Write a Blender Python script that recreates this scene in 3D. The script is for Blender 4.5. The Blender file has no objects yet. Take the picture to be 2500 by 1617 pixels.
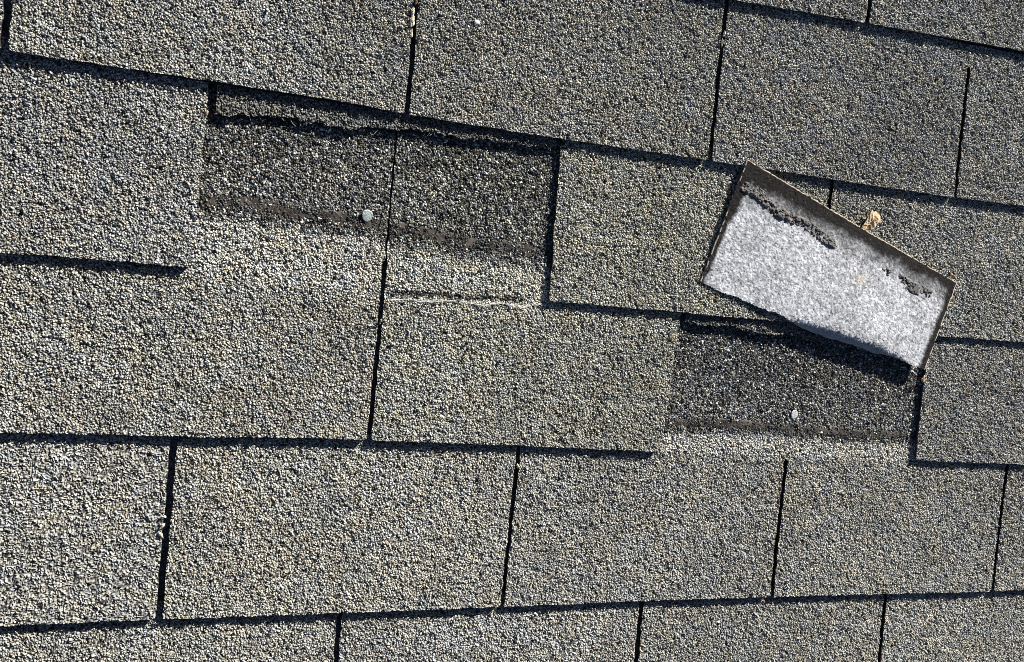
import bpy, math
import numpy as np
from mathutils import Matrix, Vector

# All roof dimensions below are millimetres measured on the roof slope
# (x along the courses, y up the slope, z out of the roof).
DATA = {'GAPS': {'B0': ([-21.7, 591.0], [-21.0, 629.7]), 'B1': ([286.7, 588.0], [285.8, 686.0]), 'B2': ([585.3, 586.7], [585.4, 736.9]), 'B3': ([889.0, 587.7], [885.7, 735.7]), 'A2': ([745.6, 745.9], [746.8, 770.7]), 'C0': ([124.9, 443.3], [127.5, 589.4]), 'C1': ([433.6, 441.8], [429.8, 587.7]), 'C2': ([736.6, 446.8], [732.0, 587.7]), 'D1': ([281.1, 306.4], [281.0, 455.2]), 'D2': ([573.3, 303.7], [579.0, 436.3]), 'D3': ([886.3, 300.3], [884.4, 390.4]), 'E0': ([117.4, 147.4], [119.0, 297.2]), 'E1': ([422.8, 149.7], [424.1, 303.5]), 'E2': ([724.2, 151.9], [722.9, 299.1]), 'E3': ([1028.3, 150.8], [1026.4, 298.7]), 'F1': ([270.1, 102.5], [270.4, 147.4]), 'F2': ([574.6, 87.1], [573.8, 148.1]), 'F3': ([880.9, 71.5], [878.7, 147.8])}, 'BUTTS': {'A': [[591.0, 742.1], [737.2, 747.2], [953.5, 754.6]], 'B': [[-24.8, 592.6], [121.0, 593.2], [235.8, 592.9], [283.9, 590.1], [426.8, 589.2], [560.0, 589.6], [664.5, 589.6], [735.3, 589.0], [878.0, 589.5], [987.2, 591.4]], 'C': [[-16.8, 442.4], [55.1, 443.7], [122.0, 443.7], [285.5, 442.0], [435.6, 441.6], [581.0, 441.7], [897.8, 440.4], [1018.2, 441.6]], 'D': [[-9.5, 303.1], [131.0, 304.1], [233.1, 306.4], [427.2, 305.2], [571.0, 303.2], [887.1, 302.1], [1047.2, 301.1]], 'E': [[-1.2, 146.5], [107.7, 147.8], [119.3, 147.7], [266.2, 148.7], [417.1, 149.8], [622.0, 151.5], [720.7, 151.1], [878.1, 151.1], [1022.2, 150.0], [1078.1, 151.1]]}, 'F0': [[-100, 0], [1200, 0]], 'M': {'stub_c': [[127.3, 567.4], [151.3, 570.2], [180.1, 572.1], [207.1, 571.9], [237.9, 572.2], [279.0, 576.6], [317.8, 578.9], [358.1, 578.0], [392.1, 579.4], [428.1, 581.3]], 'stub_d': [[578.3, 432.5], [603.7, 431.5], [629.6, 431.4], [664.1, 428.0], [700.5, 428.0], [741.5, 424.8], [805.0, 421.2], [878.0, 417.8]], 'seal_c': [[125.1, 498.1], [147.4, 500.6], [193.8, 498.1], [228.2, 496.1], [263.4, 496.5], [281.7, 492.8]], 'seal_c2': [[286.1, 493.2], [318.8, 490.9], [357.0, 488.3], [388.3, 487.8], [420.5, 486.5]], 'seal_d': [[588.0, 331.1], [639.6, 333.0], [698.6, 332.2], [759.4, 329.5], [812.8, 328.2], [885.3, 328.8]], 'miss_c': [[122.2, 442.7], [287.5, 433.9], [343.5, 435.5], [436.5, 438.5]], 'miss_d': [[575.3, 302.9], [726.2, 301.8], [890.7, 299.0]], 'fibre_d': [[287.9, 429.9], [302.4, 431.8], [317.4, 431.2], [334.2, 433.3], [351.3, 434.3], [367.0, 433.0], [374.9, 431.7], [382.5, 434.6], [391.0, 436.4], [402.3, 435.0], [409.8, 432.6], [416.4, 435.8], [422.2, 438.1], [432.5, 437.4]], 'fibre_d2': [[375.0, 431.4], [380.6, 433.7], [388.2, 436.2]], 'fibre_d3': [[409.1, 432.5], [414.9, 430.7], [418.5, 434.8]]}, 'PTS': {'nail1': [261.8, 500.9], 'nail2': [726.4, 345.7], 'grit': [762.8, 327.9], 'chip': [340.7, 677.5]}, 'TT': [[626.4, 596.2, 6.2], [659.0, 584.8, 6.2], [711.0, 566.6, 6], [776.4, 543.8, 5.6], [844.9, 520.7, 5.4], [908.7, 500.0, 5.3]], 'TB': [[592.0, 472.4, 5.2], [619.1, 464.3, 6.1], [653.0, 457.0, 7.4], [679.1, 449.3, 8.6], [701.3, 443.1, 9.8], [735.4, 437.8, 11], [774.9, 430.3, 11.5], [815.0, 421.2, 11], [835.3, 414.0, 10.2], [855.9, 408.4, 9.2], [879.7, 402.9, 8]], 'LIP': [[702.1, 443.4], [717.9, 435.7], [749.6, 428.6], [781.8, 423.4], [811.1, 416.5], [832.0, 415.2], [843.4, 412.3]], 'LEAF': [[771.8, 546.8], [776.5, 553.8], [777.7, 560.7], [780.2, 564.9], [784.1, 561.4], [788.0, 564.2], [793.8, 558.9], [796.1, 552.7], [791.8, 551.6], [790.2, 547.1], [785.9, 546.0], [784.3, 541.3], [777.6, 543.2]], 'RES1': [[626.1, 569.9], [642.3, 565.9], [658.2, 555.7], [679.1, 545.8], [701.8, 542.2], [726.2, 530.2], [741.6, 523.4]], 'RES2': [[805.8, 507.6], [814.4, 501.5]], 'RES3': [[828.8, 499.3], [846.2, 490.4], [873.6, 483.0]], 'DEB': [[283.5, 675.6], [284.0, 667.2], [283.9, 658.0], [285.4, 685.2], [585.3, 709.2], [584.2, 701.3], [115.4, 235.5], [114.7, 227.4], [114.6, 219.4], [423.8, 285.3], [884.7, 116.9], [1027.7, 274.3], [124.5, 567.7], [902.9, 506.5], [882.9, 392.4], [281.2, 411.1]], 'HAIR': [[[190.3, 573.6], [191.9, 569.8], [194.8, 567.5]], [[257.2, 571.5], [259.9, 568.8], [264.0, 573.9]], [[335.9, 581.1], [342.3, 577.7], [349.4, 581.5], [352.9, 584.8]], [[365.1, 578.3], [395.8, 581.7], [423.4, 584.4]], [[589.7, 433.7], [603.2, 436.0], [622.0, 435.7]], [[631.8, 433.5], [655.9, 432.4], [671.7, 430.2]], [[697.8, 430.3], [714.8, 434.0], [735.2, 432.9]]], 'CAM': {'loc': [0.09582, 0.49235, 0.83279], 'R': [[0.935535, 0.107287, 0.336548], [0.06943, -0.990024, 0.122606], [0.346345, -0.091336, -0.93365]], 'lens': 34.149}}
SUN_EL, SUN_AZ, SKY, EXPO, AMP, MEAN, PALE = 20.5, 51.0, 0.05, 1.24, 1.7, 0.38, 0.53

PITCH = math.radians(22.0)
RW = Matrix.Rotation(PITCH, 4, 'X')
C = bpy.context.scene.collection
scene = bpy.context.scene

# ------------------------------------------------------------------ camera
cam_d = DATA['CAM']
Rc = cam_d['R']
cam = bpy.data.cameras.new('camera'); cam_o = bpy.data.objects.new('camera', cam); C.objects.link(cam_o)
m = Matrix(((Rc[0][0], -Rc[1][0], -Rc[2][0], cam_d['loc'][0]),
            (Rc[0][1], -Rc[1][1], -Rc[2][1], cam_d['loc'][1]),
            (Rc[0][2], -Rc[1][2], -Rc[2][2], cam_d['loc'][2]),
            (0, 0, 0, 1)))
cam_o.matrix_world = RW @ m
cam.lens = cam_d['lens']; cam.sensor_width = 36; cam.clip_start = 0.01; cam.clip_end = 500
scene.camera = cam_o

# ------------------------------------------------------------------ light
EL = math.radians(SUN_EL); AZ = math.radians(SUN_AZ)
sun_local = Vector((math.cos(EL)*math.cos(AZ), math.cos(EL)*math.sin(AZ), math.sin(EL)))
sun_dir = (RW.to_3x3() @ sun_local).normalized()
sl = bpy.data.lights.new('sun', 'SUN'); sl.energy = 5.0; sl.angle = math.radians(0.5); sl.color = (1.0, 0.955, 0.88)
so = bpy.data.objects.new('sun', sl); C.objects.link(so)
so.rotation_euler = sun_dir.to_track_quat('Z', 'Y').to_euler(); so.location = (0, 0, 5)
w = bpy.data.worlds.new('World'); scene.world = w; w.use_nodes = True
nt = w.node_tree; bg = nt.nodes['Background']; sky = nt.nodes.new('ShaderNodeTexSky')
sky.sky_type = 'NISHITA'; sky.sun_disc = False; sky.air_density = .25; sky.dust_density = .3; sky.ozone_density = .6
sky.sun_elevation = math.asin(sun_dir.z); sky.sun_rotation = math.atan2(sun_dir.x, sun_dir.y)
nt.links.new(sky.outputs[0], bg.inputs[0]); bg.inputs[1].default_value = SKY
scene.view_settings.view_transform = 'Standard'; scene.view_settings.look = 'None'
scene.view_settings.gamma = 1.0; scene.view_settings.exposure = EXPO
scene.cycles.use_denoising = False
scene.cycles.max_bounces = 4; scene.cycles.diffuse_bounces = 2
scene.cycles.filter_width = .9

# ------------------------------------------------------------------ helpers
def tag(o, label=None, cat=None, group=None, kind=None):
    if label: o['label'] = label
    if cat: o['category'] = cat
    if group: o['group'] = group
    if kind: o['kind'] = kind
    return o

def place(o, origin, parent=None):
    """origin in roof mm; mesh data is relative to it."""
    v = Vector((origin[0]/1000, origin[1]/1000, origin[2]/1000))
    if parent is None:
        o.location = RW @ v; o.rotation_euler = (PITCH, 0, 0)
    else:
        o.parent = parent
        o.location = v - Vector([c/1000 for c in parent['_o']])
    o['_o'] = [float(c) for c in origin]

def mesh_obj(name, co, faces_list, mats, origin, parent=None, col=None, mat_idx=None, smooth=False):
    """co Nx3 in mm (roof frame); faces_list: list of (k,n) int arrays"""
    me = bpy.data.meshes.new(name)
    co = (np.asarray(co, dtype=np.float64) - np.array(origin))/1000.0
    me.vertices.add(len(co)); me.vertices.foreach_set('co', co.astype(np.float32).ravel())
    loops = np.concatenate([f.ravel() for f in faces_list]).astype(np.int32)
    sizes = np.concatenate([np.full(len(f), f.shape[1]) for f in faces_list])
    starts = np.concatenate([[0], np.cumsum(sizes)[:-1]]).astype(np.int32)
    me.loops.add(len(loops)); me.loops.foreach_set('vertex_index', loops)
    me.polygons.add(len(sizes)); me.polygons.foreach_set('loop_start', starts)
    if mat_idx is not None: me.polygons.foreach_set('material_index', mat_idx.astype(np.int32))
    me.polygons.foreach_set('use_smooth', np.full(len(sizes), bool(smooth)))
    me.update(calc_edges=True); me.validate()
    for mt in mats: me.materials.append(mt)
    if col is not None:
        a = me.color_attributes.new('granule', 'FLOAT_COLOR', 'POINT')
        a.data.foreach_set('color', np.concatenate([col, np.ones((len(col), 1))], 1).astype(np.float32).ravel())
    o = bpy.data.objects.new(name, me); C.objects.link(o)
    place(o, origin, parent)
    return o

def hashgrid(seed, ny=800, nx=1400, k=8):
    return np.random.default_rng(seed).random((ny, nx, k))

_noise = {}
def vnoise(x, y, scale, seed):
    """smooth value noise, 0..1"""
    if seed not in _noise: _noise[seed] = np.random.default_rng(seed+999).random((256, 256))
    n = _noise[seed]
    X = x/scale + 100.3; Y = y/scale + 100.7
    i = np.floor(X).astype(int); j = np.floor(Y).astype(int); fx = X-i; fy = Y-j
    fx = fx*fx*(3-2*fx); fy = fy*fy*(3-2*fy)
    g = lambda a, b: n[b % 256, a % 256]
    return (g(i, j)*(1-fx)+g(i+1, j)*fx)*(1-fy) + (g(i, j+1)*(1-fx)+g(i+1, j+1)*fx)*fy
def fbm(x, y, scale, seed):
    return (vnoise(x, y, scale, seed)*.5 + vnoise(x, y, scale/2.1, seed+1)*.3 + vnoise(x, y, scale/4.3, seed+2)*.2)
def sm(a, b, x):
    t = np.clip((x-a)/(b-a), 0, 1); return t*t*(3-2*t)

GS = 1.62        # granule size
def granules(x, y, seed):
    """crushed rock granules: returns height(mm 0..~0.9), and per granule random numbers"""
    rnd = hashgrid_cached(seed)
    X = (x+600)/GS; Y = (y+200)/GS
    ci = np.floor(X).astype(int); cj = np.floor(Y).astype(int)
    d1 = np.full(x.shape, 9.0); d2 = np.full(x.shape, 9.0)
    bi = np.zeros(x.shape, int); bj = np.zeros(x.shape, int)
    bx = np.zeros(x.shape); by = np.zeros(x.shape)
    for dj in (-1, 0, 1):
        for di in (-1, 0, 1):
            i = np.clip(ci+di, 0, rnd.shape[1]-1); j = np.clip(cj+dj, 0, rnd.shape[0]-1)
            r = rnd[j, i]
            px = X-(ci+di+.5+(r[..., 0]-.5)*.95); py = Y-(cj+dj+.5+(r[..., 1]-.5)*.95)
            qx = px*(1+.45*(r[..., 4]-.5))+py*(r[..., 5]-.5)*.7; qy = py*(1-.45*(r[..., 4]-.5))
            d = np.sqrt(qx*qx+qy*qy) - (r[..., 2]-.5)*.62
            new = d < d1
            d2 = np.where(new, d1, np.minimum(d2, d))
            d1 = np.where(new, d, d1)
            bi = np.where(new, i, bi); bj = np.where(new, j, bj)
            bx = np.where(new, px, bx); by = np.where(new, py, by)
    r = rnd[bj, bi]
    body = np.clip((d2-d1)*2.1, 0, 1); body = body*(1.25-.25*body)
    h = body*(.30+.60*r[..., 3]) + body*(bx*(r[..., 6]-.5)+by*(np.modf(r[..., 7]*17.3)[0]-.5))*1.7
    return h*AMP, r
_hg = {}
def hashgrid_cached(seed):
    if seed not in _hg: _hg[seed] = hashgrid(seed).astype(np.float32)
    return _hg[seed]

def palette(r, mean, spread, bright_p, dark_p):
    """granule albedo from random numbers; mean/spread may be arrays"""
    u = r[..., 2]*.5+.5*np.modf(r[..., 6]*91.7)[0]; v = r[..., 7]
    a = mean*np.exp((u-.5)*2*spread)
    fl = np.modf(u*37.17+v*11.3)[0]
    a = np.where(fl < bright_p, .42+.36*v, a)
    a = np.where(fl > 1-dark_p, .028+.02*v, a)
    q = np.modf(v*53.7)[0]
    tint = np.ones(u.shape+(3,))
    warm = (q < .16)[..., None]; cool = (q > .86)[..., None]; pink = ((q > .16) & (q < .20))[..., None]
    tint = np.where(warm, np.array([1.05, 1.01, .92]), tint)
    tint = np.where(cool, np.array([.97, .99, 1.03]), tint)
    tint = np.where(pink, np.array([1.12, .96, .9]), tint)
    c = a[..., None]*tint*np.array([1.0, 1.0, .925])
    return c

# ------------------------------------------------------------------ materials
def mat_granule(name, rough=.9, spec=.22):
    mt = bpy.data.materials.new(name); mt.use_nodes = True
    n = mt.node_tree.nodes; l = mt.node_tree.links; b = n['Principled BSDF']
    at = n.new('ShaderNodeAttribute'); at.attribute_name = 'granule'
    tc = n.new('ShaderNodeTexCoord')
    no = n.new('ShaderNodeTexNoise'); no.inputs['Scale'].default_value = 55; no.inputs['Detail'].default_value = 4
    l.new(tc.outputs['Object'], no.inputs['Vector'])
    rp = n.new('ShaderNodeMapRange'); rp.inputs['From Min'].default_value = .3; rp.inputs['From Max'].default_value = .7
    rp.inputs['To Min'].default_value = .86; rp.inputs['To Max'].default_value = 1.12
    l.new(no.outputs['Fac'], rp.inputs['Value'])
    vm = n.new('ShaderNodeVectorMath'); vm.operation = 'SCALE'
    l.new(at.outputs['Color'], vm.inputs[0]); l.new(rp.outputs[0], vm.inputs['Scale'])
    l.new(vm.outputs[0], b.inputs['Base Color'])
    b.inputs['Roughness'].default_value = rough; b.inputs['Specular IOR Level'].default_value = spec
    return mt
def mat_plain(name, col, rough=.8, spec=.3, metal=0.0, nscale=400, namp=.35, bump=0.0, bscale=900):
    mt = bpy.data.materials.new(name); mt.use_nodes = True
    n = mt.node_tree.nodes; l = mt.node_tree.links; b = n['Principled BSDF']
    tc = n.new('ShaderNodeTexCoord'); no = n.new('ShaderNodeTexNoise')
    no.inputs['Scale'].default_value = nscale; no.inputs['Detail'].default_value = 5
    l.new(tc.outputs['Object'], no.inputs['Vector'])
    rp = n.new('ShaderNodeMapRange'); rp.inputs['From Min'].default_value = .3; rp.inputs['From Max'].default_value = .7
    rp.inputs['To Min'].default_value = 1-namp; rp.inputs['To Max'].default_value = 1+namp
    l.new(no.outputs['Fac'], rp.inputs['Value'])
    vm = n.new('ShaderNodeVectorMath'); vm.operation = 'SCALE'; vm.inputs[0].default_value = col
    l.new(rp.outputs[0], vm.inputs['Scale']); l.new(vm.outputs[0], b.inputs['Base Color'])
    b.inputs['Roughness'].default_value = rough; b.inputs['Specular IOR Level'].default_value = spec
    b.inputs['Metallic'].default_value = metal
    if bump:
        n2 = n.new('ShaderNodeTexNoise'); n2.inputs['Scale'].default_value = bscale; n2.inputs['Detail'].default_value = 3
        l.new(tc.outputs['Object'], n2.inputs['Vector'])
        bp = n.new('ShaderNodeBump'); bp.inputs['Strength'].default_value = bump; bp.inputs['Distance'].default_value = .001
        l.new(n2.outputs['Fac'], bp.inputs['Height']); l.new(bp.outputs[0], b.inputs['Normal'])
    return mt
M_GR = mat_granule('mineral_granules')
M_EDGE = mat_plain('asphalt_edge', (.028, .026, .025), .85, .2)
M_TAR = mat_granule('sealant_tar', .62, .3)
M_BACK = mat_granule('sanded_underside', .9, .08)
M_FIB = mat_plain('glass_fibre', (.62, .61, .57), .6, .4, nscale=300)
M_FIB2 = mat_plain('glass_fibre_dusty', (.40, .39, .36), .6, .4, nscale=300)
M_ZINC2 = mat_plain('bright_galvanised_steel', (.46, .49, .50), .5, .5, .3, nscale=420, namp=.15, bump=.3, bscale=600)
M_ZINC = mat_plain('galvanised_steel', (.33, .38, .37), .48, .5, .55, nscale=420, namp=.3, bump=.5, bscale=700)
M_LEAF = mat_plain('dry_leaf', (.56, .42, .26), .8, .2, nscale=260, namp=.4, bump=.3)
M_STRAW = mat_plain('pale_straw', (.62, .57, .42), .8, .2, nscale=260, namp=.3)
M_RUST = mat_plain('orange_brown_leaf', (.42, .27, .17), .8, .2, nscale=260, namp=.4)
M_CHIP = mat_plain('white_chip', (.82, .81, .76), .7, .3, nscale=300, namp=.1)

# ------------------------------------------------------------------ roof geometry
T = 4.2; E_N = 147.0; SL = T/E_N
GAPS = DATA['GAPS']; BUTTS = DATA['BUTTS']; MK = DATA['M']
def lin(pts):
    """piecewise linear y(x) with linear extrapolation"""
    p = np.array(pts, float)
    def fn(x):
        x = np.asarray(x, float)
        y = np.interp(x, p[:, 0], p[:, 1])
        s0 = (p[1, 1]-p[0, 1])/(p[1, 0]-p[0, 0]); s1 = (p[-1, 1]-p[-2, 1])/(p[-1, 0]-p[-2, 0])
        s0 = np.clip(s0, -.03, .03); s1 = np.clip(s1, -.03, .03)
        y = np.where(x < p[0, 0], p[0, 1]+s0*(x-p[0, 0]), y)
        return np.where(x > p[-1, 0], p[-1, 1]+s1*(x-p[-1, 0]), y)
    return fn
butt = {k: lin(v) for k, v in BUTTS.items()}
butt['F'] = lambda x: np.asarray(x, float)*0 + 1.0
NEXT = {'F': 'E', 'E': 'D', 'D': 'C', 'C': 'B', 'B': 'A', 'A': None}
SEED = {k: 11+7*i for i, k in enumerate('ABCDEF')}
def gapline(g, off=0.0):
    (x0, y0), (x1, y1) = GAPS[g]
    s = (x1-x0)/(y1-y0) if y1-y0 > 40 else 0.0
    return lambda y: x0+off+s*(y-y0)

seal_c, seal_c2, seal_d = lin(MK['seal_c']), lin(MK['seal_c2']), lin(MK['seal_d'])
miss_c, miss_d = lin(MK['miss_c']), lin(MK['miss_d'])
seal_call = lin(MK['seal_c']+MK['seal_c2'])

def course_colour(row, x, y, t, r, tone=1.0, old=0.0):
    """weathered tone with the freshly uncovered bands where a tab is gone"""
    big = .62*fbm(x, y, 90, SEED[row])+.38*fbm(x, y, 26, SEED[row]+50)
    mean = MEAN*(.72+.58*big)*tone
    if old: mean = mean*0+.19*(.7+.6*big)
    bright = .02; dark = .05; spread = np.full(x.shape, .30)
    if row in 'DE':
        if row == 'D':
            sy = seal_call(x); my = miss_c(x); inside = sm(118, 124, x)*(1-sm(436, 440, x))
        else:
            sy = seal_d(x); my = miss_d(x); inside = sm(566, 574, x)*(1-sm(888, 892, x))
        d = (y-my)                                 # above the vanished butt
        wob = (fbm(x, y, 22, 77)-.5)*9
        if row == 'D':
            pale = sm(-14, 3, d+wob)*(1-sm(-19, -11, y-sy+wob*1.2))
        else:
            pale = sm(-4, 2, d+wob*.3)*(1-sm(-12, -8, y-sy+wob*.5))
        fresh = sm(-19, -11, y-sy+wob*1.2) if row == 'D' else sm(-12, -8, y-sy+wob*.5)
        pale = pale*inside; fresh = fresh*inside
        mean = mean*(1-pale)+pale*(PALE*(1.0 if row == 'D' else 1.1)*(.9+.25*big)); stain = np.exp(-((y-sy+1)/(7.5 if row == 'D' else 5.0))**2)
        mean = mean*(1-fresh)+fresh*((.118+.07*(1-sm(4, 75, y-sy)))+.06*big+.05*np.exp(-((x-135)/14)**2-((y-505)/18)**2)*(row == 'D'))
        bright = np.where(fresh > .5, .17*(1-.8*stain), .03); dark = np.where(fresh > .5, .12, .05)
        spread = np.where(fresh > .5, .62, .32)
        mean = mean*(1-.62*stain*inside)
        if row == 'D':                             # dark crack line by the fibre fringe
            ck = np.exp(-((d-3.0)/2.4)**2)*sm(283, 290, x)*(1-sm(395, 425, x))
            mean = mean*(1-.72*ck); dark = np.where(ck > .35, .4, dark)
    c = palette(r, mean, spread, bright, dark)
    if row in 'DE':
        c = c*(1-fresh[..., None]*np.array([.04, .03, -.01]))
    # faint local warm / cool blotches
    hw = (fbm(x, y, 14, SEED[row]+30)-.5); hc = (fbm(x, y, 11, SEED[row]+31)-.5)
    c = c*np.stack([1+.20*hw, 1+.08*hw+.05*hc, 1-.16*hw+.12*hc], -1)
    return np.clip(c, .012, .9)

def sheet(name, row, gl, gr, depth, step, parent=None, ybot=None, seed=0, cut_l=None, cut_r=None, gw=5.0, wsh=(0, 0),
          curl=.6, rag=.35, thick=3.0, ytop=None, old=0.0, hue=(1, 1, 1)):
    """one shingle tab with its headlap: displaced granule face, cut edges and back."""
    by = butt[row] if ybot is None else ybot
    refy = float(by(gl(400.0)*.5+gr(400.0)*.5))
    xc = .5*(gl(refy)+gr(refy)); Wd = gr(refy)-gl(refy)
    H = depth
    nx = max(int(Wd/step), 4); ny = max(int(H/step), 3)
    s = np.linspace(0, 1, nx+1); tt = np.linspace(0, H, ny+1)
    S, Tt = np.meshgrid(s, tt)
    half = gw/2
    def inset(tc):
        if tc is None: return np.full_like(tt, half)
        if tc < 0: return np.full_like(tt, .02)
        return np.where(tt < tc-half, half, np.where(tt > tc, .8 if (row == 'D' and tc > 150) else .02,
                        half*np.sqrt(np.clip(1-((tt-(tc-half))/half)**2, 0, 1))+.02))
    yy = refy+tt
    rg = np.random.default_rng(seed+5)
    jl = (vnoise(yy, yy*0+seed, 9, 3)-.5)*1.5+(vnoise(yy, yy*0+seed, 2.2, 4)-.5)*.7
    jr = (vnoise(yy, yy*0+seed+9, 9, 3)-.5)*1.5+(vnoise(yy, yy*0+seed+9, 2.2, 4)-.5)*.7
    il, ir = inset(cut_l), inset(cut_r)
    il = il-np.where(il < 1, wsh[0], 0); ir = ir-np.where(ir < 1, wsh[1], 0)
    jl = np.where(il > 1, jl, 0); jr = np.where(ir > 1, jr, 0)
    xl = np.array([gl(v) for v in yy])+il+jl; xr = np.array([gr(v) for v in yy])-ir+jr
    rcl, rcr = rg.uniform(.8, 2.0), rg.uniform(1.6, 3.4)
    if cut_l is not None and not old:
        xl = xl+rcl*np.clip(1-tt/rcl, 0, 1)**2; xr = xr-rcr*np.clip(1-tt/rcr, 0, 1)**2
    X = xl[:, None]*(1-S)+xr[:, None]*S
    Yb = by(X[0]) + (vnoise(X[0], X[0]*0+seed, 13, 6)-.5)*1.0*rag/.35 + (vnoise(X[0], X[0]*0+seed, 2.4, 7)-.5)*2.2*rag
    if ytop is not None:
        Yt = ytop(X[0]); Y = Yb[None, :]+(Yt-Yb)[None, :]*(Tt/H)
    else:
        Y = Yb[None, :]*(1-Tt/H) + (by(X)+H)*(Tt/H)
    base_y = butt[row](X)
    t = Y-base_y                                      # distance above nominal butt of this row
    Z = T-SL*t
    cl = curl*(.35+1.3*vnoise(X, Y*0+seed, 120, 8))*np.exp(-np.clip(Tt, 0, None)/28.0)
    if curl: cl = cl + .35*(vnoise(X, Y, 60, 40+seed % 7)-.5)*np.exp(-Tt/60.0)
    Z = Z+cl
    h, r = granules(X, Y, SEED[row])
    hz = h.copy()
    if row == 'D' and parent is None and ybot is None:
        pass
    Z = Z+hz-.5
    Z = Z + AMP*(.55*(vnoise(X, Y, 4.6, 90)-.5)+.5*(vnoise(X, Y, 2.9, 97)-.5))
    col = course_colour(row, X, Y, t, r, .94+.12*rg.random(), old)*np.array([1+.008*(kk := rg.uniform(-1, 1)), 1+.004*kk, 1-.014*kk])*np.array(hue)
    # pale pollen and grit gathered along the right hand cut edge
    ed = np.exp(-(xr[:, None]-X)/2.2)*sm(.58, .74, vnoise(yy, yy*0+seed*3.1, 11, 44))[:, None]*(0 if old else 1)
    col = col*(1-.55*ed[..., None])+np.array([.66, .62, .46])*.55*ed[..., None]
    # bare asphalt between granules, with crevice shade painted in to deepen contrast
    pit = sm(.10, .42, h/AMP)[..., None]
    col = col*(.12+.88*pit)
    N = (nx+1)*(ny+1); idx = np.arange(N).reshape(ny+1, nx+1)
    co = np.stack([X, Y, Z], -1).reshape(-1, 3)
    q = np.stack([idx[:-1, :-1], idx[:-1, 1:], idx[1:, 1:], idx[1:, :-1]], -1).reshape(-1, 4)
    loop = np.concatenate([idx[0, :], idx[1:, -1], idx[-1, -2::-1], idx[-2:0:-1, 0]])
    nl = len(loop)
    low = co[loop].copy()
    tl = (T-SL*(t.reshape(-1)[loop])) + cl.reshape(-1)[loop]
    low[:, 2] = tl-thick
    # own copies of the rim vertices keep the cut faces dark
    rim = co[loop].copy(); rim[:, 2] -= .02
    co2 = np.concatenate([co, rim, low])
    a = np.arange(nl); b = (a+1) % nl
    side = np.stack([N+b, N+a, N+nl+a, N+nl+b], -1)
    # underside strips
    inv = {}
    L = np.array([0]+list(range(nl-1, nl-ny, -1))+[nl-ny]) if False else None
    pos = np.full(N, -1); pos[loop] = np.arange(nl)
    li = pos[idx[:, 0]]; ri = pos[idx[:, -1]]
    sel = np.unique(np.linspace(0, ny, max(ny//8, 1)+1).astype(int))
    under = np.stack([N+nl+li[sel[:-1]], N+nl+li[sel[1:]], N+nl+ri[sel[1:]], N+nl+ri[sel[:-1]]], -1)
    mi = np.concatenate([np.zeros(len(q)), np.ones(len(side)), np.ones(len(under))])
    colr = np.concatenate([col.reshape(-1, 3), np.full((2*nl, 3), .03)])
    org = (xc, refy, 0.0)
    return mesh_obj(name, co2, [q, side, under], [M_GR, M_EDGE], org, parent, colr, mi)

def off(g, d): return gapline(g, d)
DEF = E_N+14
G = {g: gapline(g) for g in GAPS}
rows = {
 'A': [('A1', off('A2', -305)), ('A2', G['A2']), ('A3', off('A2', 300))],
 'B': [('B-', off('B0', -305)), ('B0', G['B0']), ('B1', G['B1']), ('B2', G['B2']), ('B3', G['B3']), ('B4', off('B3', 305))],
 'C': [('C-', off('C0', -305)), ('C0', G['C0']), ('C1', G['C1']), ('C2', G['C2']), ('C3', off('C2', 305))],
 'D': [('D0', off('D1', -305)), ('D1', G['D1']), ('D2', G['D2']), ('D3', G['D3']), ('D4', off('D3', 305))],
 'E': [('E-', off('E0', -305)), ('E0', G['E0']), ('E1', G['E1']), ('E2', G['E2']), ('E3', G['E3']), ('E4', off('E3', 305))],
 'F': [('F0', off('F1', -305)), ('F1', G['F1']), ('F2', G['F2']), ('F3', G['F3']), ('F4', off('F3', 305))],
}
WID = {'A2': 4.6, 'B0': 5.6, 'B1': 4.4, 'B2': 4.6, 'B3': 4.8, 'C0': 6.0, 'C1': 5.2, 'C2': 5.0, 'D1': 4.2, 'D2': 3.4, 'D3': 4.6,
       'E0': 5.6, 'E1': 4.0, 'E2': 4.6, 'E3': 4.6, 'F1': 4.6, 'F2': 4.8, 'F3': 4.8}
CUT = {'D1': 158.0, 'E2': 147.5, 'B3': 147.0-9.5}
LABELS = {
 'A1': 'grey granulated shingle tab at the top edge, left of the top right slot',
 'A2': 'grey shingle tab in the top right corner, right of the topmost short slot',
 'B-': 'sliver of grey shingle in the top left corner beside the first dark slot',
 'B0': 'wide weathered grey shingle tab at top left, its lower right corner above the torn gap',
 'B1': 'grey shingle tab in top row with a small white chip on it',
 'B2': 'grey shingle tab above the pale turned-over piece, between the two slots at upper right',
 'B3': 'dark grey shingle tab at the right edge below the top right corner',
 'C-': 'grey shingle tab at left edge, left of the large patch where a tab is missing',
 'C1': 'grey shingle tab right of the left bare patch, partly covered by the pale turned-over piece',
 'C2': 'dark grey shingle tab behind the dry leaf, right of the pale turned-over piece',
 'D0': 'grey shingle with uncovered dark band and nail, left of the fine joint line',
 'D1': 'grey shingle right of the fine joint line, with white fibre ridge across it',
 'D3': 'grey shingle tab at right edge, under the lower corner of the pale turned-over piece',
 'E-': 'grey shingle tab at left edge of the second lowest row',
 'E0': 'wide grey shingle tab in second lowest row, right of slot holding pale straw bits',
 'E1': 'grey shingle tab with uncovered dark band and nail beside its blind slot top',
 'E2': 'grey shingle right of the slot with blind rounded top, under the torn piece',
 'E3': 'narrow grey shingle strip at right edge of the second lowest row',
 'F0': 'grey shingle tab in the bottom left corner',
 'F1': 'grey shingle tab on bottom edge, second from the left',
 'F2': 'grey shingle tab on bottom edge, third from the left',
 'F3': 'grey shingle tab in the bottom right corner, right of slot with pink fleck',
}
SH = {}
n = 0
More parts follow.
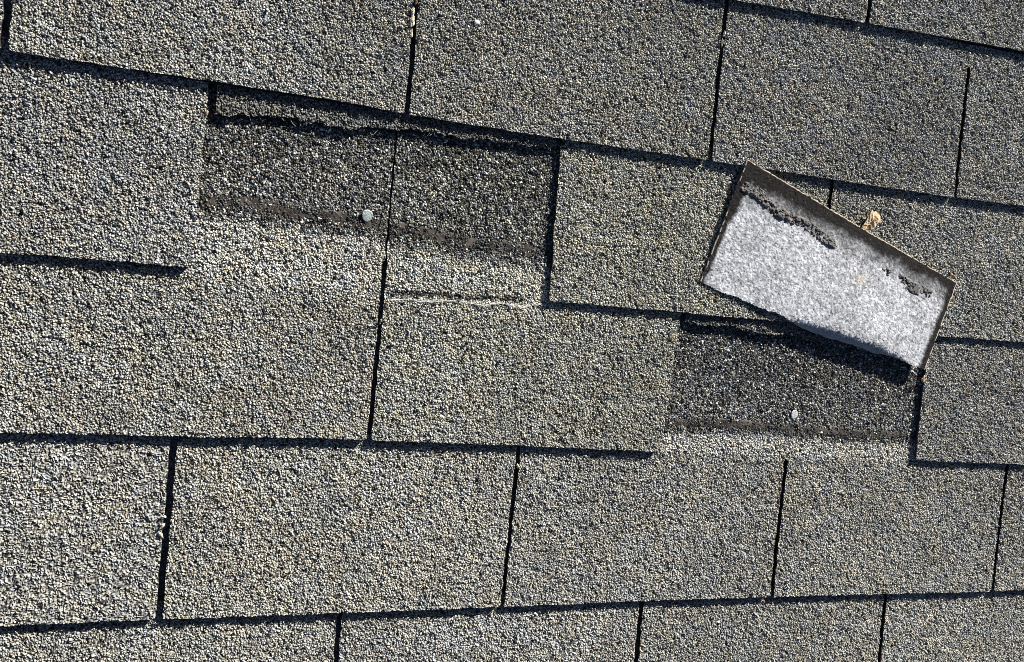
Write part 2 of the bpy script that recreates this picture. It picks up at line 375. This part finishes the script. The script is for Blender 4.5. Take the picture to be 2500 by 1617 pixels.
for row, gl in rows.items():
    for (ga, fa), (gb, fb) in zip(gl[:-1], gl[1:]):
        n += 1
        if ga in ('C0', 'D2'): continue
        depth = DEF
        if ga in ('D0', 'D1'): depth = 2*E_N+8
        if ga in ('E1', 'E2'): depth = 2*E_N+8
        if ga == 'D0': depth = 2*E_N+8
        step = {'A': .7, 'B': .54, 'C': .54, 'D': .53, 'E': .53, 'F': .53}[row]
        if ga in ('B3', 'C2', 'D3', 'E3', 'A2', 'F3'): step = .66
        if ga in ('B-', 'E-'): step = .8
        wl, wr = WID.get(ga, 5), WID.get(gb, 5)
        # half widths are applied by shifting the gap line so both edges are right
        f1 = (lambda y, f=fa, d=(wl-5)/2: f(y)+d); f2 = (lambda y, f=fb, d=(wr-5)/2: f(y)-d)
        cl = CUT.get(ga, DEF+5 if depth == DEF else E_N+12)
        cr = CUT.get(gb, DEF+5 if depth == DEF else E_N+12)
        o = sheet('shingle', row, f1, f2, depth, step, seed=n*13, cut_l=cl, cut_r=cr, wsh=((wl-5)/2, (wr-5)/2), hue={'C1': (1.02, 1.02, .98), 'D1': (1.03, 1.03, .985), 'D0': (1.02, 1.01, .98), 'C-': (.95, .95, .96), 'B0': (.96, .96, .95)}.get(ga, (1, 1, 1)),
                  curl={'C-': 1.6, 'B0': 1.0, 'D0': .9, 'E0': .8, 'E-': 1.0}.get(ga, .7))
        tag(o, LABELS[ga], 'shingle', 'grey roof shingles in overlapping courses')
        SH[ga] = o

# torn remnants under the butts
st_c = lin(MK['stub_c']); st_d = lin(MK['stub_d'])
def torn(fn, seed):
    return lambda x: fn(x)+(fbm(np.asarray(x, float), np.asarray(x, float)*0+seed, 9, 60)-.5)*5+(vnoise(np.asarray(x, float), np.asarray(x, float)*0, 1.5, 66)-.5)*1.6
oc = sheet('torn_shingle_strip', 'C', lambda y: G['C0'](y)+.6, lambda y: G['C1'](y)-.3, 30, .62, ybot=torn(st_c, 3), seed=301, curl=.8, old=1.0, rag=.8,
           ytop=lambda x: butt['B'](x)+16, thick=2.6)
tag(oc, 'thin ragged strip of torn shingle between the top row and the left bare patch', 'shingle remnant')
od = sheet('torn_shingle_strip', 'D', lambda y: G['D2'](y)+.4, lambda y: G['D3'](y)-.3, 30, .7, ybot=torn(st_d, 9), seed=331, curl=1.3, old=1.0, rag=.8,
           ytop=lambda x: butt['C'](x)+16, thick=2.6)
tag(od, 'thin ragged strip of torn shingle in shadow beneath the pale turned-over piece', 'shingle remnant')

# ------------------------------------------------------------------ sealant strips
def surf_z(row, x, y): return T-SL*(y-butt[row](x))
def ribbon(name, row, fn, x0, x1, width, parent, seed, bias, step=.7, smoothp=.3):
    nx = int((x1-x0)/step); ny = int(width/step)
    s = np.linspace(x0, x1, nx+1); t = np.linspace(-1, 1, ny+1)
    S, Tt = np.meshgrid(s, t)
    edge = 1+.35*(fbm(S, Tt*0+seed, 16, 21)-.5)*2
    cyo = (fbm(S, S*0+seed*3, 40, 22)-.5)*4
    Y = fn(S)+cyo+Tt*width/2*edge
    X = S+0*Y
    flat = fbm(X, Y, 17, 23+seed)
    prof = (1-np.abs(Tt)**4)
    cover = bias + (flat-.5)*1.7 + (fbm(X, Y, 3.2, 24+seed)-.5)*.8
    Z = surf_z(row, X, Y) - .75 + prof*np.clip(.75+cover, -.2, 1.25) + .22*fbm(X, Y, 2.2, 25)
    crack = np.abs(fbm(X, Y, 9, 29+seed)-.5) < .012
    Z = np.where(crack, Z-.7, Z)
    N = X.size; idx = np.arange(N).reshape(X.shape)
    q = np.stack([idx[:-1, :-1], idx[:-1, 1:], idx[1:, 1:], idx[1:, :-1]], -1).reshape(-1, 4)
    base = np.array([.050, .041, .034])
    col = base*(.35+1.4*sm(.25, .75, fbm(X, Y, 9, 27)))[..., None]*(1+.5*(vnoise(X, Y, 1.6, 28)-.5))[..., None]
    low = np.stack([X, Y, Z*0+surf_z(row, X, Y)-1.6], -1)
    loop = np.concatenate([idx[0, :], idx[1:, -1], idx[-1, -2::-1], idx[-2:0:-1, 0]])
    top = np.stack([X, Y, Z], -1).reshape(-1, 3); lo = low.reshape(-1, 3)[loop]
    a = np.arange(len(loop)); b = (a+1) % len(loop)
    side = np.stack([loop[b], loop[a], N+a, N+b], -1)
    co = np.concatenate([top, lo]); cc = np.concatenate([col.reshape(-1, 3), np.full((len(loop), 3), .03)])
    return mesh_obj(name, co, [q, side], [M_TAR], (float(x0), float(fn(x0)), 0.0), parent, cc, smooth=True)
ribbon('sealant_strip', 'D', seal_c, 125, 280, 13, SH['D0'], 1, .10)
ribbon('sealant_strip', 'D', seal_c2, 283, 420, 13, SH['D1'], 2, -.10)
ribbon('sealant_strip', 'E', seal_d, 580, 722.5, 10.5, SH['E1'], 3, .22)
ribbon('sealant_strip', 'E', seal_d, 722.9, 884, 10.5, SH['E2'], 4, .20)

# ------------------------------------------------------------------ fibres
def tubes(name, paths, rad, mtl, origin, parent=None, seg=4):
    V = []; F = []
    for p in paths:
        p = np.array(p, float); b0 = len(V)
        for i, c in enumerate(p):
            d = p[min(i+1, len(p)-1)]-p[max(i-1, 0)]; d /= np.linalg.norm(d)+1e-9
            u = np.cross(d, [0, 0, 1.0]); u /= np.linalg.norm(u)+1e-9; v = np.cross(u, d)
            rr = rad*(1 if 0 < i < len(p)-1 else .35)
            for k in range(seg):
                a = 2*math.pi*k/seg; V.append(c+rr*(math.cos(a)*u+math.sin(a)*v))
        for i in range(len(p)-1):
            for k in range(seg):
                k2 = (k+1) % seg
                F.append([b0+i*seg+k, b0+i*seg+k2, b0+(i+1)*seg+k2, b0+(i+1)*seg+k])
    return mesh_obj(name, np.array(V), [np.array(F)], [mtl], origin, parent)
def wander(pts, z0, seed, amp=.8, step=1.6, lift=1.2):
    rg = np.random.default_rng(seed); pts = np.array(pts, float); out = []
    d = np.concatenate([[0], np.cumsum(np.hypot(*np.diff(pts[:, :2], axis=0).T))])
    m = max(int(d[-1]/step), 3); u = np.linspace(0, d[-1], m)
    x = np.interp(u, d, pts[:, 0]); y = np.interp(u, d, pts[:, 1])
    nx = np.convolve(rg.normal(0, amp, m+4), np.ones(3)/3, 'same')[2:-2]; ny = np.convolve(rg.normal(0, amp, m+4), np.ones(3)/3, 'same')[2:-2]
    nz = np.abs(np.convolve(rg.normal(0, lift, m+4), np.ones(4)/4, 'same')[2:-2])
    return np.stack([x+nx, y+ny, z0(x, y)+nz], -1)
zD = lambda x, y: T-SL*(y-butt['D'](x))+.35
rg = np.random.default_rng(5)
paths = []
f1 = MK['fibre_d']
for k in range(4): paths.append(wander(np.array(f1)+rg.normal(0, .7, (len(f1), 2)), zD, 50+k, .7))
for k, key in enumerate(('fibre_d2', 'fibre_d3', 'fibre_d2')): paths.append(wander(np.array(MK[key])+rg.normal(0, 1.5, (len(MK[key]), 2)), zD, 70+k, .9))
for k in range(34):
    x = rg.uniform(286, 426); y = float(lin(f1)(x)); a = rg.uniform(-.6, .6); L = rg.uniform(3, 9)
    paths.append(wander([(x, y), (x+L*math.cos(a), y+L*math.sin(a))], zD, 100+k, .6, 1.0))
ff = tubes('frayed_fibres', paths, .15, M_FIB, (286.0, 430.0, 0.0), SH['D1'])
def fringe(parent, fn, row, x0, x1, cnt, seed, hairs):
    rg = np.random.default_rng(seed); P = []
    z = lambda x, y: T-SL*(y-butt[row](x))-.6
    for k in range(cnt):
        x = rg.uniform(x0, x1); y = float(fn(x)); a = rg.uniform(math.pi*1.05, math.pi*1.95); L = rg.uniform(1.5, 5)
        P.append(wander([(x, y+1), (x+L*math.cos(a), y+1+L*math.sin(a))], z, seed+k, .5, .8, .7))
    for i, hh in enumerate(hairs): P.append(wander(hh, z, seed+500+i, .5, 1.2, .8))
    return tubes('frayed_fibres', P, .13, M_FIB2, (float(x0), float(fn(x0)), 0.0), parent)
def _():
    pass
fringe(oc, st_c, 'C', 135, 428, 70, 900, DATA['HAIR'][:4])
fringe(od, st_d, 'D', 582, 760, 40, 1900, DATA['HAIR'][4:])

# ------------------------------------------------------------------ torn, turned-over tab
TT = np.array(DATA['TT']); TB = np.array(DATA['TB'])
def build_torn():
    def par(P, n):
        d = np.concatenate([[0], np.cumsum(np.hypot(P[1:, 0]-P[:-1, 0], P[1:, 1]-P[:-1, 1]))]); d /= d[-1]
        u = np.linspace(0, 1, n); return np.stack([np.interp(u, d, P[:, k]) for k in range(3)], -1)
    nx, ny = 470, 200
    top = par(TT, nx+1); bot = par(TB, nx+1)
    top[:, 1] += (vnoise(top[:, 0], top[:, 0]*0, 2.2, 71)-.5)*.8
    bot[:, 1] += (fbm(bot[:, 0], bot[:, 0]*0, 9, 72)-.5)*4.5+(vnoise(bot[:, 0], bot[:, 0]*0, 1.4, 73)-.5)*1.3
    v = np.linspace(0, 1, ny+1)[:, None, None]          # 0 = torn edge, 1 = finished butt edge
    P = bot[None]*(1-v)+top[None]*v
    u = np.linspace(0, 1, nx+1)[None, :]; vv = v[..., 0]
    X, Y, Z = P[..., 0].copy(), P[..., 1], P[..., 2].copy()
    Xj = (vnoise(Y, Y*0, 2.5, 74)-.5)*.8; X += Xj
    Z += .9*np.sin(vv*math.pi)*np.sin(u*math.pi)*1.2 + .7*(fbm(X, Y, 60, 75)-.5)
    Z -= 2.2*np.exp(-vv*90/2.2)*sm(.3, .45, u)*(1-sm(.85, .95, u))   # torn lip rolls down
    fine = fbm(X, Y, 1.9, 76)-.5; mid = fbm(X, Y, 4.5, 79)-.5
    Z += .75*fine+.22*mid
    W_, H_ = 318.0, 112.0
    dx0, dx1, dy1 = u*W_, (1-u)*W_, (1-vv)*H_
    wob = (fbm(X, Y, 26, 80)-.5)*9+(fbm(X, Y, 4, 81)-.5)*7
    bt = 17-3.5*u; bl = 12-2*vv*0; br = 9.5
    dark = np.maximum(1-sm(-5.5, 3.5, dy1-bt+wob), 1-sm(-2.5, 2.5, dx0-bl*(.45+.55*vv)+wob*.7))
    dark = np.maximum(dark, 1-sm(-3.0, 3.5, dx1-br+wob*.5))
    dark = np.clip(dark, 0, 1)*(.985)
    soft = (1-sm(2, 26, dy1-bt+wob*2))*.55*np.clip(.5+1.3*(fbm(X, Y, 18, 83)), 0, 1.2)
    wht = .46+.40*(fbm(X, Y, 2.4, 84)-.5)*2+.10*(fbm(X, Y, 30, 85)-.5)*2
    speck = vnoise(X, Y, 1.1, 86); wht = np.where(speck > .80, wht*.5, wht)
    wht = np.clip(wht*(1-np.clip(soft, 0, .7)), .08, .88)
    cw = wht[..., None]*np.array([.95, .98, 1.04])
    cd = (.006+.014*(fbm(X, Y, 3, 87)))[..., None]*np.array([1.08, .98, .93])
    spk = (vnoise(X, Y, .9, 88) > .93)[..., None]; cd = np.where(spk, .09, cd)
    col = cw*(1-dark[..., None])+cd*dark[..., None]
    yel = np.exp(-(((X-778)/7)**2+((Y-492)/4.5)**2))[..., None]*.4
    col = col*(1-yel)+np.array([.66, .55, .36])*yel
    rimm = (dy1 < 1.1)[..., None]&(vnoise(X, Y, 2.0, 89) > .25)[..., None]
    col = np.where(rimm, np.array([.62, .54, .42])*(.6+.6*vnoise(X, Y, 1.5, 12))[..., None], col)
    rimr = (dx1 < .9)[..., None]&(vnoise(X, Y, 4.0, 91) > .45)[..., None]
    col = np.where(rimr, np.array([.55, .48, .38]), col)
    riml = (dx0 < .9)[..., None]&(vnoise(X, Y, 4.0, 92) > .6)[..., None]
    col = np.where(riml, np.array([.4, .36, .30]), col)
    N = X.size; idx = np.arange(N).reshape(X.shape)
    topv = np.stack([X, Y, Z], -1).reshape(-1, 3)
    q = np.stack([idx[:-1, :-1], idx[:-1, 1:], idx[1:, 1:], idx[1:, :-1]], -1).reshape(-1, 4)
    loop = np.concatenate([idx[0, :], idx[1:, -1], idx[-1, -2::-1], idx[-2:0:-1, 0]]); nl = len(loop)
    rim = topv[loop]; low = rim.copy(); low[:, 2] -= 2.5
    a = np.arange(nl); b = (a+1) % nl
    side = np.stack([N+b, N+a, N+nl+a, N+nl+b], -1)
    pos = np.full(N, -1); pos[loop] = a; li, ri = pos[idx[:, 0]], pos[idx[:, -1]]
    # granule face below: use a coarse grid
    sx = np.arange(0, nx+1, 5); sy = np.arange(0, ny+1, 5)
    ub = topv.reshape(ny+1, nx+1, 3)[np.ix_(sy, sx)].reshape(-1, 3).copy(); ub[:, 2] -= 2.5
    M0 = N+2*nl; ui = np.arange(len(ub)).reshape(len(sy), len(sx))+M0
    uq = np.stack([ui[:-1, :-1], ui[1:, :-1], ui[1:, 1:], ui[:-1, 1:]], -1).reshape(-1, 4)
    co = np.concatenate([topv, rim, low, ub])
    rc = np.full((nl, 3), .05); rn = np.random.default_rng(4).random(nl)
    rc = np.where((vnoise(low[:, 0], low[:, 1], 3, 93) > .42)[:, None], np.array([.42, .36, .28])*(.5+.7*rn)[:, None], rc)
    lc = np.full((nl, 3), .04)
    cc = np.concatenate([col.reshape(-1, 3), rc, lc, np.full((len(ub), 3), .16)])
    return mesh_obj('torn_shingle_tab', co, [q, side, uq], [M_BACK], (float(TT[0, 0]), float(TT[0, 1]), 0.0), None, cc)
tt = build_torn()
tag(tt, 'torn-off shingle tab lying turned over, pale sanded underside with dark border up', 'torn shingle')

def torn_z(x, y):
    """height of the pale face near a point"""
    xb = np.interp(x, TB[:, 0], TB[:, 1]); 
    yt = np.interp(x, TT[:, 0], TT[:, 1]); zb = np.interp(x, TB[:, 0], TB[:, 2]); zt = np.interp(x, TT[:, 0], TT[:, 2])
    v = np.clip((y-xb)/(yt-xb+1e-6), 0, 1); uu = np.clip((x-595)/290, 0, 1)
    return zb*(1-v)+zt*v+1.08*np.sin(v*math.pi)*np.sin(uu*math.pi)
def residue(name, pts, widths, seed, bias=.0):
    """rough smear of old sealant, raised and broken"""
    p = np.array(pts, float); d = np.concatenate([[0], np.cumsum(np.hypot(*np.diff(p, axis=0).T))])
    L = d[-1]+10; step = .6; nx = int(L/step); s = np.linspace(-5, d[-1]+5, nx+1)
    dirx = (p[-1]-p[0])/np.linalg.norm(p[-1]-p[0]); nrm = np.array([-dirx[1], dirx[0]])
    cx = np.interp(s, d, p[:, 0])+np.where(s < 0, s, np.where(s > d[-1], s-d[-1], 0))*dirx[0]
    cy = np.interp(s, d, p[:, 1])+np.where(s < 0, s, np.where(s > d[-1], s-d[-1], 0))*dirx[1]
    W = max(widths); ny = int(W/step); t = np.linspace(-1, 1, ny+1)
    wv = np.interp(s, np.linspace(0, d[-1], len(widths)), widths)/2
    X = cx[None, :]+nrm[0]*t[:, None]*wv[None, :]; Y = cy[None, :]+nrm[1]*t[:, None]*wv[None, :]
    endf = sm(-5, 1, s)*(1-sm(d[-1]-1, d[-1]+5, s))
    prof = (1-np.abs(t[:, None])**5)*endf[None, :]
    lump = .78+(fbm(X, Y, 8, seed)-.5)*2.6+(fbm(X, Y, 2.6, seed+3)-.5)*2.2
    Z = torn_z(X, Y)-1.2+(prof*np.clip(lump+bias, .0, 1.6))*1.75
    N = X.size; idx = np.arange(N).reshape(X.shape)
    q = np.stack([idx[:-1, :-1], idx[:-1, 1:], idx[1:, 1:], idx[1:, :-1]], -1).reshape(-1, 4)
    col = (np.array([.085, .080, .076])*(.4+1.3*fbm(X, Y, 3, seed+5))[..., None]).reshape(-1, 3)
    return mesh_obj(name, np.stack([X, Y, Z], -1).reshape(-1, 3), [q], [M_TAR], (float(p[0][0]), float(p[0][1]), 6.0), tt, col)
residue('sealant_residue', DATA['RES1'], [12, 14, 15, 12, 11, 13, 9], 210, .14)
residue('sealant_residue', DATA['RES2'], [8, 10], 230, .42)
residue('sealant_residue', DATA['RES3'], [10, 16, 17], 263, .62)

# lower ply of the torn mat hanging below the torn edge
lp = DATA['LIP']
def lip():
    n = 90; P = np.array(lp); u = np.linspace(P[0, 0], P[-1, 0], n); lo = np.interp(u, P[:, 0], P[:, 1])
    lo = lo+(fbm(u, u*0, 8, 33)-.5)*2.5
    hi = np.interp(u, TB[:, 0], TB[:, 1])+1.5; zt = np.interp(u, TB[:, 0], TB[:, 2])-2.3
    R_ = 9; V = []; Cc = []
    for k in range(R_):
        f = k/(R_-1)
        y = hi*(1-f)+np.minimum(lo, hi-.8)*f; z = zt-.2-1.0*f**1.5*3.2
        z = np.maximum(z, 1.6+(np.arange(n) % 2)*.1)
        V.append(np.stack([u, y, z], -1)); Cc.append((.20+.18*fbm(u, y, 2.2, 35))[:, None]*np.array([.9, .98, 1.05]))
    V = np.concatenate(V); Cc = np.concatenate(Cc); idx = np.arange(n*R_).reshape(R_, n)
    q = np.stack([idx[:-1, :-1], idx[1:, :-1], idx[1:, 1:], idx[:-1, 1:]], -1).reshape(-1, 4)
    V2 = V.copy(); V2[:, 2] -= .7
    q2 = q[:, ::-1]+n*R_
    loop = np.concatenate([idx[0, :], idx[1:, -1], idx[-1, -2::-1], idx[-2:0:-1, 0]]); b = np.roll(loop, -1)
    sd = np.stack([loop, b, b+n*R_, loop+n*R_], -1)
    return mesh_obj('torn_mat_layer', np.concatenate([V, V2]), [q, q2, sd], [M_BACK], (float(P[0, 0]), float(P[0, 1]), 4.0), tt, np.concatenate([Cc, Cc]))
lip()
rgt = np.random.default_rng(8); P = []
for k in range(46):
    u = rgt.uniform(0, 1)**.8; x = np.interp(u, [0, 1], [TT[0, 0]+4, TT[-1, 0]-2]); y = np.interp(x, TT[:, 0], TT[:, 1]); z = np.interp(x, TT[:, 0], TT[:, 2])
    a = rgt.uniform(.1, 2.6); L = rgt.uniform(1.2, 4.5)
    P.append(wander([(x, y-.6), (x+L*math.cos(a), y-.6+L*math.sin(a))], lambda xx, yy, z=z: xx*0+z-.2, 3000+k, .3, .8, .5))
tubes('frayed_fibres', P, .16, M_STRAW, (float(TT[0, 0]), float(TT[0, 1]), 6.0), tt)

# ------------------------------------------------------------------ nails
def nail(pos, row, rad, tilt_axis, tilt, lift, label, mz=None):
    mz = mz or M_ZINC
    x, y = pos; z = float(surf_z(row, x, y))+lift
    root = bpy.data.objects.new('roofing_nail', None); root.empty_display_size = .01; C.objects.link(root)
    place(root, (x, y, z))
    tag(root, label, 'nail', 'galvanised roofing nails')
    Rm = np.array(Matrix.Rotation(tilt, 3, Vector(tilt_axis)))
    V = []; F4 = []; seg = 40
    prof = [(0.001, .22), (rad*.45, .26), (rad*.62, .18), (rad*.86, .24), (rad*.98, .08), (rad, -.15), (rad*.9, -.6), (1.6, -.65), (1.55, -.9)]
    rr = np.random.default_rng(int(x)); lob = 1+.035*np.sin(np.arange(seg)*2*math.pi/seg*3+1)+.02*rr.normal(size=seg)
    for (r_, z_) in prof:
        for k in range(seg):
            a = 2*math.pi*k/seg; f = lob[k] if r_ > 2 else 1
            V.append((r_*f*math.cos(a), r_*f*math.sin(a), z_+(.12*rr.normal() if .1 < r_ < rad*.8 and r_ > 2 else 0)))
    for i in range(len(prof)-1):
        for k in range(seg):
            k2 = (k+1) % seg; F4.append([i*seg+k2, i*seg+k, (i+1)*seg+k, (i+1)*seg+k2])
    V = np.array(V)@Rm.T + np.array([x, y, z])
    mesh_obj('nail_head', V, [np.array(F4)], [mz], (x, y, z), root, smooth=True)
    V = []; F4 = []; seg = 12
    for i, (r_, z_) in enumerate([(1.55, -.6), (1.5, -3.5), (1.5, -14), (.2, -17)]):
        for k in range(seg):
            a = 2*math.pi*k/seg; V.append((r_*math.cos(a), r_*math.sin(a), z_))
    for i in range(3):
        for k in range(seg):
            k2 = (k+1) % seg; F4.append([i*seg+k2, i*seg+k, (i+1)*seg+k, (i+1)*seg+k2])
    V = np.array(V)@Rm.T + np.array([x, y, z])
    mesh_obj('nail_shank', V, [np.array(F4)], [mz], (x, y, z), root, smooth=True)
    return root
nail(DATA['PTS']['nail1'], 'D', 5.2, (.2, 1, 0), math.radians(12), 1.2, 'bluish galvanised nail head in the brown sealant of the left bare patch')
nail(DATA['PTS']['nail2'], 'E', 4.7, (.1, 1, 0), math.radians(8), .8, 'smooth pale nail head above the brown strip in the right bare patch', M_ZINC2)

# ------------------------------------------------------------------ leaf and debris
def patch_obj(name, outline, z0, bulge, mtl, parent=None, thick=.35, seed=1, n=9, origin=None, crump=.0, zf=None, smooth=True):
    """small curved solid flake with a given outline (mm)"""
    P = np.array(outline, float); c = P.mean(0); m_ = 28
    d = np.concatenate([P, P[:1]]); dd = np.concatenate([[0], np.cumsum(np.hypot(*np.diff(d, axis=0).T))])
    u = np.linspace(0, dd[-1], m_, endpoint=False); O = np.stack([np.interp(u, dd, d[:, 0]), np.interp(u, dd, d[:, 1])], -1)
    rgn = np.random.default_rng(seed); O += rgn.normal(0, .12, O.shape)
    V = []; R_ = 5
    for k in range(R_+1):
        f = k/R_
        for o_ in O:
            q_ = c+(o_-c)*f; V.append((q_[0], q_[1], z0+bulge*(1-f*f)+crump*rgn.normal()+(zf(q_[0], q_[1]) if zf else 0)))
    V = np.array(V); lowv = V.copy(); lowv[:, 2] -= thick; F4 = []
    for k in range(R_):
        for i in range(m_):
            j = (i+1) % m_; F4.append([k*m_+i, (k+1)*m_+i, (k+1)*m_+j, k*m_+j])
    F4 = np.array(F4); Fl = F4[:, ::-1]+len(V)
    a = np.arange(m_)+R_*m_; b = np.roll(a, -1); sd = np.stack([b, a, a+len(V), b+len(V)], -1)
    return mesh_obj(name, np.concatenate([V, lowv]), [F4, Fl, sd], [mtl], (float(c[0]), float(c[1]), z0), parent, smooth=smooth)
# curled dry leaf poking out behind the torn tab
LO = np.array(DATA['LEAF']); LC = LO.mean(0)
mid_ = LO[6]*.7+LC*.3
LA = np.array([.42, .91]); LN = np.array([.91, -.42])
def leaf_fold(x, y):
    a_ = (x-LC[0])*LA[0]+(y-LC[1])*LA[1]; n_ = (x-LC[0])*LN[0]+(y-LC[1])*LN[1]
    return .45*abs(n_+.6)+.16*a_-.55*max(0, n_-3.2)**1.2-.35*max(0, a_-5)+.25*math.sin(a_*1.1+n_)
lf = patch_obj('dry_leaf', LO, 5.4, .3, M_LEAF, seed=77, thick=.35, crump=.14, zf=leaf_fold, smooth=False)
tubes('leaf_rib', [wander([(LO[0][0]+1, LO[0][1]-.5), (LC[0], LC[1]), (mid_[0], mid_[1])], lambda x, y: 5.9+x*0, 5, .1, 1.5, .1)], .35, M_STRAW, (float(LC[0]), float(LC[1]), 5.2), lf)
tag(lf, 'curled tan dry leaf behind the top edge of the turned-over piece', 'leaf')

DEB = DATA['DEB']
specs = [  # (index, half length, half width, angle, z, material, name, label, category)
 (0, 5, 1.6, 95, 3.2, 'S', 'pale straw bit along the top slot, nearest the image top of three', ),
 (1, 6, 2.0, 88, 3.2, 'S', 'pale straw bit along the top slot, middle of three'),
 (2, 5, 1.5, 96, 3.0, 'S', 'pale straw bit along the top slot, lowest of three'),
 (3, 3, 1.2, 90, 3.4, 'R', 'orange leaf scrap in the slot at the top edge'),
 (4, 4, 1.1, 80, 3.4, 'S', 'upper straw yellow scrap in the slot left of the upper right tab'),
 (5, 4.5, 1.0, 96, 3.4, 'S', 'lower straw yellow scrap in the slot left of the upper right tab'),
 (6, 2.8, 1.3, 20, 3.6, 'S', 'small pale scrap, topmost in the lower left slot'),
 (7, 3.6, 1.7, 50, 3.6, 'S', 'cream coloured scrap, middle one in the lower left slot'),
 (8, 3.4, 1.5, 120, 3.6, 'S', 'cream coloured scrap, lowest one in the lower left slot'),
 (9, 2.8, 1.6, 110, 3.8, 'S', 'pale yellow scrap near the top of the lower middle slot'),
 (10, 2.6, 1.5, 70, 3.8, 'P', 'pinkish scrap in the bottom slot towards the right'),
 (11, 2.4, 1.6, 60, 3.8, 'P', 'tiny pink scrap in the slot by the right edge'),
 (12, 3.0, 1.4, 95, 1.8, 'R', 'orange brown scrap at the upper left corner of the left bare patch'),
 (13, 5.5, 1.5, -24, 5.2, 'R', 'orange brown scrap at the right end of the turned-over piece'),
 (14, 5.0, 2.2, 75, 4.2, 'R', 'brown leaf scrap below the lowest corner of the turned-over piece'),
 (15, 3.6, 1.0, 70, 3.3, 'R', 'tan scrap in the central slot beside the fibre ridge'),
]
M_PINK = mat_plain('pink_tan_scrap', (.66, .44, .34), .8, .2, nscale=260, namp=.3)
MM = {'S': M_STRAW, 'R': M_RUST, 'P': M_PINK}
for sp in specs:
    i, a, b, ang, z, mk, lab = sp
    cx, cy = DEB[i]; an = math.radians(ang); rgn = np.random.default_rng(700+i)
    O = []
    for k in range(11):
        th = 2*math.pi*k/11; rr = rgn.uniform(.55, 1.15)
        px, py = a*rr*math.cos(th), b*rr*math.sin(th)
        O.append((cx+px*math.cos(an)-py*math.sin(an), cy+px*math.sin(an)+py*math.cos(an)))
    o = patch_obj('leaf_scrap', O, z, .7, MM[mk], seed=i+40, crump=.22, thick=.5)
    tag(o, lab, 'leaf scrap', 'dry plant scraps caught in the slots')
def flake(pt, z, r, name, label, cat, mtl):
    rgn = np.random.default_rng(int(pt[0])); O = []
    for k in range(6):
        th = 2*math.pi*k/6+rgn.uniform(-.3, .3); rr = r*rgn.uniform(.8, 1.15); O.append((pt[0]+rr*math.cos(th), pt[1]+rr*.75*math.sin(th)))
    o = patch_obj(name, O, z, .5, mtl, seed=3, thick=1.0); tag(o, label, cat); return o
flake(DATA['PTS']['chip'], float(surf_z('B', *DATA['PTS']['chip']))+1.2, 2.9, 'stone_chip', 'small white chip on the grey tab at the top', 'chip', M_CHIP)
flake(DATA['PTS']['grit'], float(surf_z('E', *DATA['PTS']['grit']))+1.0, 1.7, 'stone_chip', 'tiny white grain stuck in the brown strip of the right bare patch', 'chip', M_CHIP)

# ------------------------------------------------------------------ roof beyond the frame
def slope():
    V = []; F = []
    def box(x0, x1, y0, y1, zt0, zt1, zb):
        b = len(V); V.extend([(x0, y0, zb), (x1, y0, zb), (x1, y1, zb), (x0, y1, zb), (x0, y0, zt0), (x1, y0, zt0), (x1, y1, zt1), (x0, y1, zt1)])
        F.extend([[b, b+3, b+2, b+1], [b+4, b+5, b+6, b+7], [b, b+1, b+5, b+4], [b+1, b+2, b+6, b+5], [b+2, b+3, b+7, b+6], [b+3, b, b+4, b+7]])
    box(-3500, 4500, -2500, 3500, -8.2, -8.2, -20)
    order = 'FEDCBA'
    for k in range(-10, 18):
        y0 = 1+k*E_N; o_ = 0 if k % 2 else 152
        if 0 <= k <= 5:
            row = order[k]; g = rows[row]; xa = g[0][1](y0)-1; xb = g[-1][1](y0)+1; y0 = float(butt[row](xa)); y0b = float(butt[row](xb))
            x = xa
            while x > -3000: box(x-302, x-2, y0, y0+E_N+30, T+.5, T+.5-SL*(E_N+30), T-2.5-SL*(E_N+30)); x -= 305
            x = xb
            while x < 4000: box(x+2, x+302, y0b, y0b+E_N+30, T+.5, T+.5-SL*(E_N+30), T-2.5-SL*(E_N+30)); x += 305
        else:
            x = -3000+o_
            while x < 4000: box(x+2, x+302, y0, y0+E_N+30, T+.5, T+.5-SL*(E_N+30), T-2.5-SL*(E_N+30)); x += 305
    mt = bpy.data.materials.new('roof_granules'); mt.use_nodes = True
    nn = mt.node_tree.nodes; l = mt.node_tree.links; b = nn['Principled BSDF']
    tc = nn.new('ShaderNodeTexCoord'); vo = nn.new('ShaderNodeTexVoronoi'); vo.inputs['Scale'].default_value = 620
    l.new(tc.outputs['Object'], vo.inputs['Vector'])
    bw = nn.new('ShaderNodeRGBToBW'); l.new(vo.outputs['Color'], bw.inputs[0])
    rp = nn.new('ShaderNodeMapRange'); rp.inputs['From Min'].default_value = .2; rp.inputs['From Max'].default_value = .8
    rp.inputs['To Min'].default_value = .08; rp.inputs['To Max'].default_value = .42
    l.new(bw.outputs[0], rp.inputs['Value']); l.new(rp.outputs[0], b.inputs['Base Color'])
    bp = nn.new('ShaderNodeBump'); bp.inputs['Strength'].default_value = 1; bp.inputs['Distance'].default_value = .0009; bp.invert = True
    l.new(vo.outputs['Distance'], bp.inputs['Height']); l.new(bp.outputs[0], b.inputs['Normal'])
    b.inputs['Roughness'].default_value = .9; b.inputs['Specular IOR Level'].default_value = .2
    o = mesh_obj('roof_slope', np.array(V, float), [np.array(F)], [mt], (0.0, 0.0, 0.0))
    tag(o, kind='structure')
slope()
for o in C.objects:
    if '_o' in o: del o['_o']
